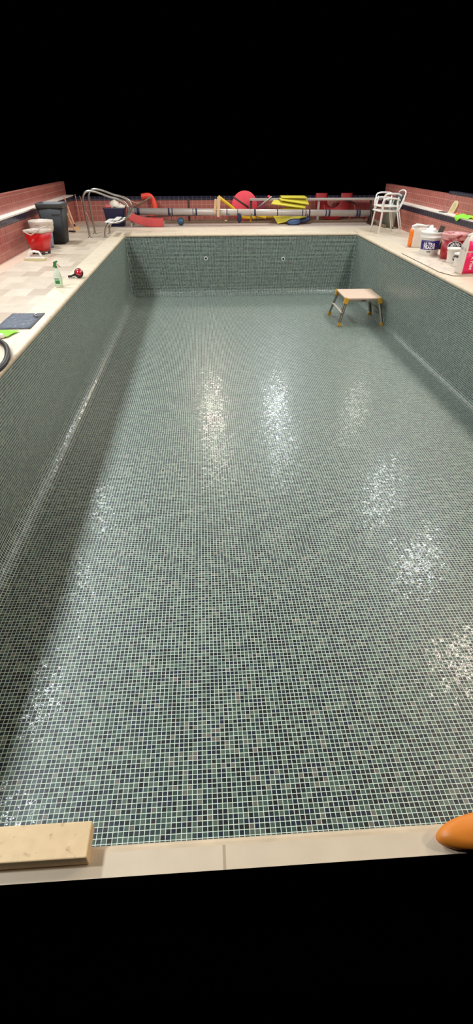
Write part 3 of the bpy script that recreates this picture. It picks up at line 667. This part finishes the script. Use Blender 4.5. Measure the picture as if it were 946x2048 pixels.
# rack
t = thing('storage_rack', 'long wooden and steel storage rack along the back wall behind the reel', 'rack', (0, 14.65, 0))
MB().box((1.65, -.10, .027), (5.2, .05, .045)).build('base_rail', M['brownwood'], t, bevel=.004)
MB().box((1.65, .42, .018), (5.2, .05, .035)).build('base_rail', M['brownwood'], t, bevel=.004)
MB().box((4.29, -.72, .035), (.05, 1.2, .05), (0, 0, R(3))).build('base_rail', M['brownwood'], t, bevel=.004)
MB().box((2.88, .02, .50), (3.35, .07, .055)).build('top_rail', M['tube'], t, bevel=.008)
for x, mt in ((-.33, 'darkwood'), (1.24, 'darkwood'), (2.96, 'tube'), (4.30, 'darkwood')):
    MB().box((x, .07, .265), (.055, .05, .49)).build('post', M[mt], t, bevel=.003)
for a, b, mt in (((.78, -.02, .56), (1.17, .0, .33), 'darkwood'), ((1.75, -.02, .56), (1.40, .0, .33), 'steeldull'), ((-1.25, .1, .56), (-1.75, .1, .30), 'brownwood'), ((3.55, .1, .50), (3.9, .1, .40), 'darkwood')):
    MB().ring([a, b], .022, 8).build('brace', M[mt], t)
MB().box((-.1, -.02, .17), (2.6, .03, .025), (0, R(-.8), 0)).build('mid_rail', M['darkwood'], t, bevel=.003)
# floats etc.
m = MB(); rws = []
path = bez([(-1.74, 14.95, 0), (-1.66, 14.60, 0), (-1.50, 14.27, 0), (-1.2, 14.13, 0), (-.93, 14.12, 0)], 6)
lift = lambda x: .14*max(0, (-1.2-x)/.52)**1.8
for z in (.0, .02, .09, .155, .175): rws.append([(p.x, 13.86+.03*sin(p.x*3), z+.001+lift(p.x)) for p in path])
m.quad_sheet(rws, .045); tag(m.build('curved_kickboard', M['foamred']), 'faded red curved foam board standing on the deck under the reel', 'foam float')
tag(MB().lathe([(max(.085*cos(a), .0001), .085*sin(a)) for a in [R(-90+15*i) for i in range(13)]], n=24).build('play_ball', M['ballblue'], loc=(-.525, 14.12, .086)), 'small mottled blue ball on the deck below the reel', 'ball')
tag(MB().ring(bez([(-1.50, 14.92, .55), (-1.33, 14.90, .57), (-1.24, 14.88, .50), (-1.19, 14.86, .35), (-1.22, 14.85, .20), (-1.32, 14.84, .10)], 6), .068, 14).build('foam_noodle', M['coral']), 'thick coral red foam noodle bent behind the reel at left', 'foam noodle', 'foam noodles behind the reel')
tag(MB().ring(bez([(-1.95, 14.88, .57), (-1.75, 14.86, .46), (-1.60, 14.86, .42), (-1.42, 14.88, .47), (-1.35, 14.9, .58)], 6), .010, 8).build('looped_cord', M['pole']), 'thin salmon cord looped over the back wall near the coral noodle', 'cord')
tag(MB().ring(bez([(.42, 14.72, .56), (.55, 14.75, .47), (.73, 14.78, .35), (.86, 14.8, .24)], 6), .036, 12).build('foam_noodle', M['yellownoodle']), 'yellow foam noodle slanting down beside the hanging pale wood strips', 'foam noodle', 'foam noodles behind the reel')
tag(MB().ring(bez([(.88, 14.75, .21), (1.02, 14.72, .12), (1.22, 14.70, .10), (1.50, 14.68, .115), (1.85, 14.66, .13)], 6), .036, 12).build('foam_noodle', M['yellownoodle']), 'long yellow foam noodle lying low along the rack base', 'foam noodle', 'foam noodles behind the reel')
tag(MB().ring(bez([(1.28, 14.60, .20), (1.40, 14.62, .16), (1.52, 14.62, .125), (1.62, 14.6, .11)], 5), .03, 12).build('foam_noodle', M['yellownoodle']), 'short yellow foam noodle crossing above the long low one', 'foam noodle', 'foam noodles behind the reel')
m = MB(); m.lathe([(0, -.03), (.31, -.03), (.33, -.015), (.33, .015), (.31, .03), (0, .03)], n=40, mtx=Matrix.Rotation(R(90), 4, 'X'))
tag(m.build('round_float', M['pinkfoam'], loc=(1.09, 14.93, .345), rot=(R(-5), 0, 0)), 'big round pinkish red foam disc behind the rack braces', 'foam float')
tag(MB().box((0, 0, 0), (.75, .04, .14)).build('foam_block', M['darkred'], loc=(1.42, 14.86, .15), rot=(0, R(4), 0), bevel=.01), 'dark red foam block low behind the yellow noodles', 'foam float')
m = MB(); m.prism([(-.16, -.2), (.16, -.2), (.12, .05), (.0, .16), (-.12, .05)], -.02, .02, 'y')
tag(m.build('plum_kickboard', M['plum'], loc=(1.50, 14.97, .35), bevel=.01), 'plum pointed kickboard between the red disc and yellow mats', 'kickboard')
def mat_sheet(q, lab):
    a, b, c, d = [Vector(v) for v in q]         # near-left, near-right, far-right, far-left
    tag(MB().quad_sheet([[a.lerp(b, u/4).lerp(d.lerp(c, u/4), v/3) for u in range(5)] for v in range(4)], .022).build('foam_mat', M['yellow'], bevel=.004), lab, 'foam mat', 'yellow foam mats on the rack')
mat_sheet(((1.865, 14.19, .014), (2.60, 14.24, .16), (2.50, 14.50, .40), (1.71, 14.48, .26)), 'lowest yellow foam mat with its corner touching the deck')
mat_sheet(((1.70, 14.30, .43), (2.56, 14.34, .33), (2.62, 14.62, .40), (1.80, 14.60, .49)), 'middle yellow foam mat resting slanted on the lowest mat')
mat_sheet(((1.95, 14.42, .50), (2.66, 14.42, .40), (2.64, 14.62, .49), (1.93, 14.62, .53)), 'second highest yellow foam mat just under the rack top rail')
mat_sheet(((1.98, 14.50, .545), (2.62, 14.52, .535), (2.60, 14.80, .56), (1.98, 14.80, .565)), 'topmost yellow foam mat lying over the rack top rail')
for x, y, z, lab in ((2.26, 14.11, .05, 'front oval blue float with dark rim on deck under yellow mats'), (2.52, 14.32, .09, 'rear oval blue float with dark rim propped behind the front one')):
    t = thing('oval_float', lab, 'foam float', (x, y, z), rot=(R(22), R(-6), 0), group='blue oval floats')
    MB().lathe([(0, -.012), (.155, -.012), (.17, 0), (.155, .014), (0, .014)], n=32, sy=.75).build('float_body', M['blue'], t)
    MB().ring([(.168*cos(a), .128*sin(a), .01) for a in [2*pi*k/28 for k in range(28)]], .016, 8, closed=True).build('dark_rim', M['strap'], t)
m = MB(); m.ring([(-.325, 0, .14)]+[(.325*cos(a), 0, .325*sin(a)) for a in [-pi+pi*k/24 for k in range(25)]]+[(.325, 0, .14)], .055, 16, flat=2.7)
tag(m.build('curved_float', M['darkred'], loc=(3.38, 14.90, .475)), 'large dark red U-shaped float standing behind the reel at right', 'foam float')
tag(MB().ring(bez([(3.12, 14.82, .36), (3.16, 14.80, .24), (3.30, 14.80, .17), (3.46, 14.80, .19), (3.56, 14.82, .28)], 6), .009, 8).build('hanging_cord', M['foamred']), 'pale red cord hanging in front of the dark red U-shaped float', 'cord')
tag(MB().ring(bez([(3.86, 14.78, .42), (3.92, 14.76, .28), (3.86, 14.76, .15), (3.78, 14.74, .06)], 6), .008, 8).build('hanging_cord', M['foamred']), 'thin cord hanging down the rack right of the red U-shaped float', 'cord')
tag(MB().box((0, 0, 0), (.95, .035, .34)).build('maroon_board', mat('maroon_board', (112, 26, 22), .5, noise=.15), loc=(3.9, 15.12, .22), rot=(R(-3), 0, 0), bevel=.004), 'dark maroon panel standing against the back wall at right', 'panel')
for a, b, lab in (((.41, 13.98, .60), (.385, 13.98, .19), 'front pale wood strip hanging over the reel'), ((.35, 14.01, .55), (.30, 14.01, .26), 'rear shorter pale wood strip hanging over the reel')):
    L = (Vector(a)-Vector(b)).length
    tag(MB().box((0, 0, 0), (.05, .018, L), top=1.7, topy=1).build('wood_strip', M['palewood'], loc=(Vector(a)+Vector(b))/2, rot=(0, math.atan2(a[0]-b[0], a[2]-b[2]), 0), bevel=.005), lab, 'wood strip', 'pale wood strips on the reel')
for x, z in ((.60, .185), (.595, .04)):
    tag(MB().lathe([(0, -.03), (.03, -.025), (.038, 0), (.03, .025), (0, .03)], n=16).build('pale_knob', M['beige'], loc=(x, 14.575, z)), 'small beige plug %s beside the blue strap bundle' % ('at rack mid rail height' if z > .1 else 'on the deck under the other plug'), 'plug')
tag(MB().ring([(1.20, 14.35, .05), (1.205, 14.33, .14), (1.21, 14.32, .20)], [.022, .022, .014], 10).build('float_handle', M['amber']), 'stubby amber handle standing below the reel under the rack post', 'handle')
tag(MB().lathe([(0, -.03), (.03, -.02), (.04, 0), (.03, .02), (0, .03)], n=14).build('pink_cap', M['pinkfoam'], loc=(1.68, 14.66, .56)), 'small pink cap on the rack top rail beside yellow mats', 'cap')

# ------------------------------------------------------------------ lamps and added ceiling fill
def area(name, loc, target, power, col, sx, sy, shape='RECTANGLE'):
    L = bpy.data.lights.new(name, 'AREA'); L.shape = shape; L.size = sx; L.size_y = sy; L.energy = power; L.color = col
    o = bpy.data.objects.new(name, L); C.objects.link(o); o.location = loc
    o.rotation_euler = (Vector(target)-Vector(loc)).to_track_quat('-Z', 'Y').to_euler()
    return o
COOL, WARM, GREENISH = (.90, .96, 1.0), (1., .83, .68), (1., .97, .82)
PW = 100
for y in (1.0, 3.1, 5.4, 8.0, 11.2):
    area('wall_lamp', (-3.32, y, 3.4), (1.2, y, -1.2), 120, COOL, .35, .5)
for y, c in ((.6, WARM), (3.0, WARM), (5.5, WARM), (8.1, COOL), (10.8, COOL)):
    area('wall_lamp', (4.45, y, 3.4), (.6, y, -1.2), 85, c, .35, .5)
area('back_lamp', (.12, 14.9, 2.7), (.5, 6, -1.2), 55, WARM, .30, .5)
area('ceiling_lamp', (.15, 12.9, 3.35), (.2, 9, -1.2), 30, GREENISH, .3, .4)
area('back_lamp', (2.15, 14.9, 2.7), (1.4, 6, -1.2), 60, COOL, .30, .5)
area('ceiling_lamp', (2.15, 13.1, 3.35), (1.8, 9, -1.2), 30, COOL, .3, .4)
area('back_lamp', (4.5, 14.2, 2.5), (2, 6, -1.2), 18, GREENISH, .25, .4)
area('ceiling_bounce_fill', (.8, 8.5, 3.7), (.8, 8.5, 0), 90, (1, .96, .90), 7.2, 13)  # added soft fill for light bounced off the unbuilt ceiling, no fixture

w = bpy.data.worlds.new('World'); scn.world = w; w.use_nodes = True
w.node_tree.nodes['Background'].inputs[0].default_value = (0, 0, 0, 1); w.node_tree.nodes['Background'].inputs[1].default_value = 0

# ------------------------------------------------------------------ camera
F_PX = 1000.; HORIZON = 719.
cam = bpy.data.cameras.new('camera'); co = bpy.data.objects.new('camera', cam); C.objects.link(co)
cam.sensor_fit = 'HORIZONTAL'; cam.sensor_width = 36; cam.lens = 36*F_PX/946; cam.clip_start = .02
co.location = (0, 0, 1.454)
co.rotation_euler = (pi/2-atan(HORIZON/F_PX), 0, -atan(73/hypot(F_PX, HORIZON)))
scn.camera = co
vs = scn.view_settings; vs.view_transform = 'Standard'; vs.look = 'None'; vs.gamma = 1; vs.use_curve_mapping = False; vs.exposure = -.12
